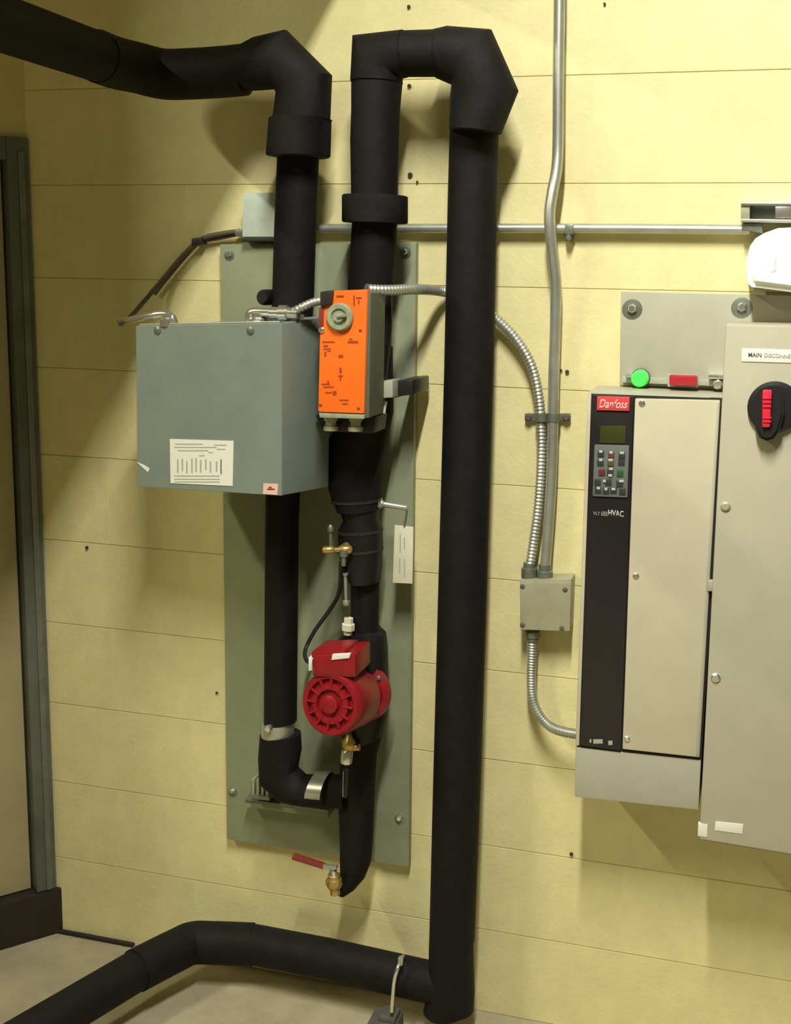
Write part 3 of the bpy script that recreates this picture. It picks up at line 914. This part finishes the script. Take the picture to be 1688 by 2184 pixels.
lathe('bezel', c+Vector((0, 0.006, 0)), c+OUT, [(0, 0.019), (0.008, 0.019), (0.010, 0.017)], 'galv_dark', gl, 20)
rb = thing('red_pilot_light', 'dark red rectangular pilot light above the motor drive', 'pilot light', W(1457, 822, 0.05))
qbox('lens', [(1428, 800), (1487, 802), (1487, 824), (1428, 822)], 0.060, 0.030, 'lamp_red', rb, 0.003)
qbox('bezel', [(1424, 797), (1490, 799), (1490, 827), (1424, 825)], 0.036, 0.024, 'drive_grey', rb, 0.002)

# ================================================================== ENCLOSURE
ED = 0.205
en = thing('disconnect_enclosure', 'tall grey electrical enclosure with a black and red rotary handle at the right', 'enclosure', W(1600, 1810, 0.1))
qbox('case', [(1549, 692), (1765, 696), (1722, 1830), (1492, 1792)], ED-0.012, 0.016, 'enclosure_grey', en, 0.003)
dr = qbox('door', [(1549, 692), (1765, 696), (1722, 1828), (1492, 1790)], ED, ED-0.012, 'enclosure_grey', en, 0.004)
for px, py in ((1548, 1080), (1527, 1445)):
    screw('door_screw', px, py, ED, 0.009, 'zinc_box' if py < 1200 else 'chrome', dr, 0.006)
lb = qbox('name_label', [(1583, 743), (1720, 747), (1719, 775), (1583, 771)], ED+0.0015, ED-0.001, 'white_label', dr, 0.0003)
text_part('lettering', 'MAIN', [(1597, 752), (1625, 753), (1625, 762), (1597, 761)], ED+0.0015, 'print_dark', lb, bold=0.012)
text_part('lettering', 'DISCONNECT', [(1631, 753), (1702, 756), (1702, 765), (1631, 762)], ED+0.0015, 'print_grey', lb, bold=0.012)
hn = thing('rotary_handle', 'black rotary disconnect handle with a red centre grip on the grey enclosure', 'handle', W(1640, 940, ED))
bm = bmesh.new()
cp = W(1652, 868, ED)
lathe_bm(bm, cp, cp+OUT, [(0, 0.046), (0.010, 0.046), (0.016, 0.040), (0.018, 0.0)], 32)
finish('base', bm, 'handle_black', hn, smooth=True)
bm = bmesh.new()
otl = [(1612, 845), (1622, 829), (1640, 823), (1660, 826), (1672, 840), (1674, 880), (1664, 918), (1652, 936), (1636, 941), (1620, 934), (1612, 915), (1607, 880)]
fv = [bm.verts.new(W(x, y, ED+0.032)) for x, y in otl]
bv_ = [bm.verts.new(Vector((v.co.x, -ED-0.006, v.co.z))) for v in fv]
bm.faces.new(fv)
bm.faces.new(bv_[::-1])
for i in range(len(fv)):
    j = (i+1) % len(fv)
    bm.faces.new((fv[i], bv_[i], bv_[j], fv[j]))
bmesh.ops.bevel(bm, geom=[e for e in bm.edges if e.verts[0] in fv and e.verts[1] in fv], offset=0.005, segments=2, affect='EDGES')
finish('lever', bm, 'handle_black', hn, smooth=True)
gr = qbox('grip', [(1627, 832), (1648, 832), (1644, 912), (1626, 912)], ED+0.040, ED+0.028, 'handle_red', hn, 0.004)
for y in (848, 857, 866, 890, 898):
    qbox('grip_ridge', (1628, y, 1646, y+3), ED+0.0425, ED+0.036, 'handle_red', gr, 0.0008)
qbox('rating_sticker', [(1527, 1752), (1586, 1758), (1584, 1779), (1525, 1771)], ED+0.001, ED-0.001, 'white_label', dr, 0.0002)
qbox('small_sticker', [(1490, 1756), (1510, 1759), (1509, 1786), (1489, 1783)], ED+0.0012, ED-0.008, 'white_label', dr, 0.0002)

# strut end and white device at the upper right
ut = thing('strut_channel', 'short open steel strut channel at the right edge above the white device', 'channel', W(1640, 480, 0.03))
qbox('flange', [(1581, 432), (1760, 434), (1760, 440), (1581, 438)], 0.055, 0.004, 'chrome', ut, 0.001)
qbox('web', [(1581, 440), (1760, 442), (1760, 470), (1581, 468)], 0.012, 0.004, 'galv_dark', ut, 0.001)
qbox('flange', [(1581, 467), (1760, 469), (1760, 476), (1581, 474)], 0.055, 0.004, 'galv', ut, 0.001)
qbox('end_lip', [(1581, 438), (1600, 438), (1600, 468), (1581, 468)], 0.050, 0.012, 'zinc_box', ut, 0.001)
qbox('channel_nut', [(1654, 440), (1690, 440), (1690, 466), (1654, 466)], 0.055, 0.012, 'chrome', ut, 0.002)
wd = thing('wall_sounder', 'white rounded wall device below the strut channel at the right edge', 'wall device', W(1660, 630, 0.06))
bm = bmesh.new()
otl = [(1630, 497), (1612, 508), (1600, 525), (1594, 552), (1593, 580), (1597, 605), (1604, 612), (1760, 632), (1780, 600), (1780, 540), (1760, 500), (1700, 484), (1660, 486)]
fv = [bm.verts.new(W(x, y, 0.115)) for x, y in otl]
bv_ = [bm.verts.new(Vector((v.co.x, -0.02, v.co.z))) for v in fv]
bm.faces.new(fv)
bm.faces.new(bv_[::-1])
for i in range(len(fv)):
    j = (i+1) % len(fv)
    bm.faces.new((fv[i], bv_[i], bv_[j], fv[j]))
bmesh.ops.bevel(bm, geom=[e for e in bm.edges if e.verts[0] in fv and e.verts[1] in fv], offset=0.012, segments=3, affect='EDGES')
finish('shell', bm, 'white_plastic', wd, smooth=True)
text_part('lettering', 'J', [(1647, 549), (1657, 549), (1656, 580), (1646, 580)], 0.1152, 'pink_print', wd)
qbox('bracket', [(1606, 614), (1634, 616), (1634, 630), (1606, 628)], 0.06, 0.016, 'zinc_box', wd, 0.002)
qbox('bracket', [(1584, 476), (1626, 476), (1628, 498), (1584, 490)], 0.045, 0.004, 'galv_dark', wd, 0.002)
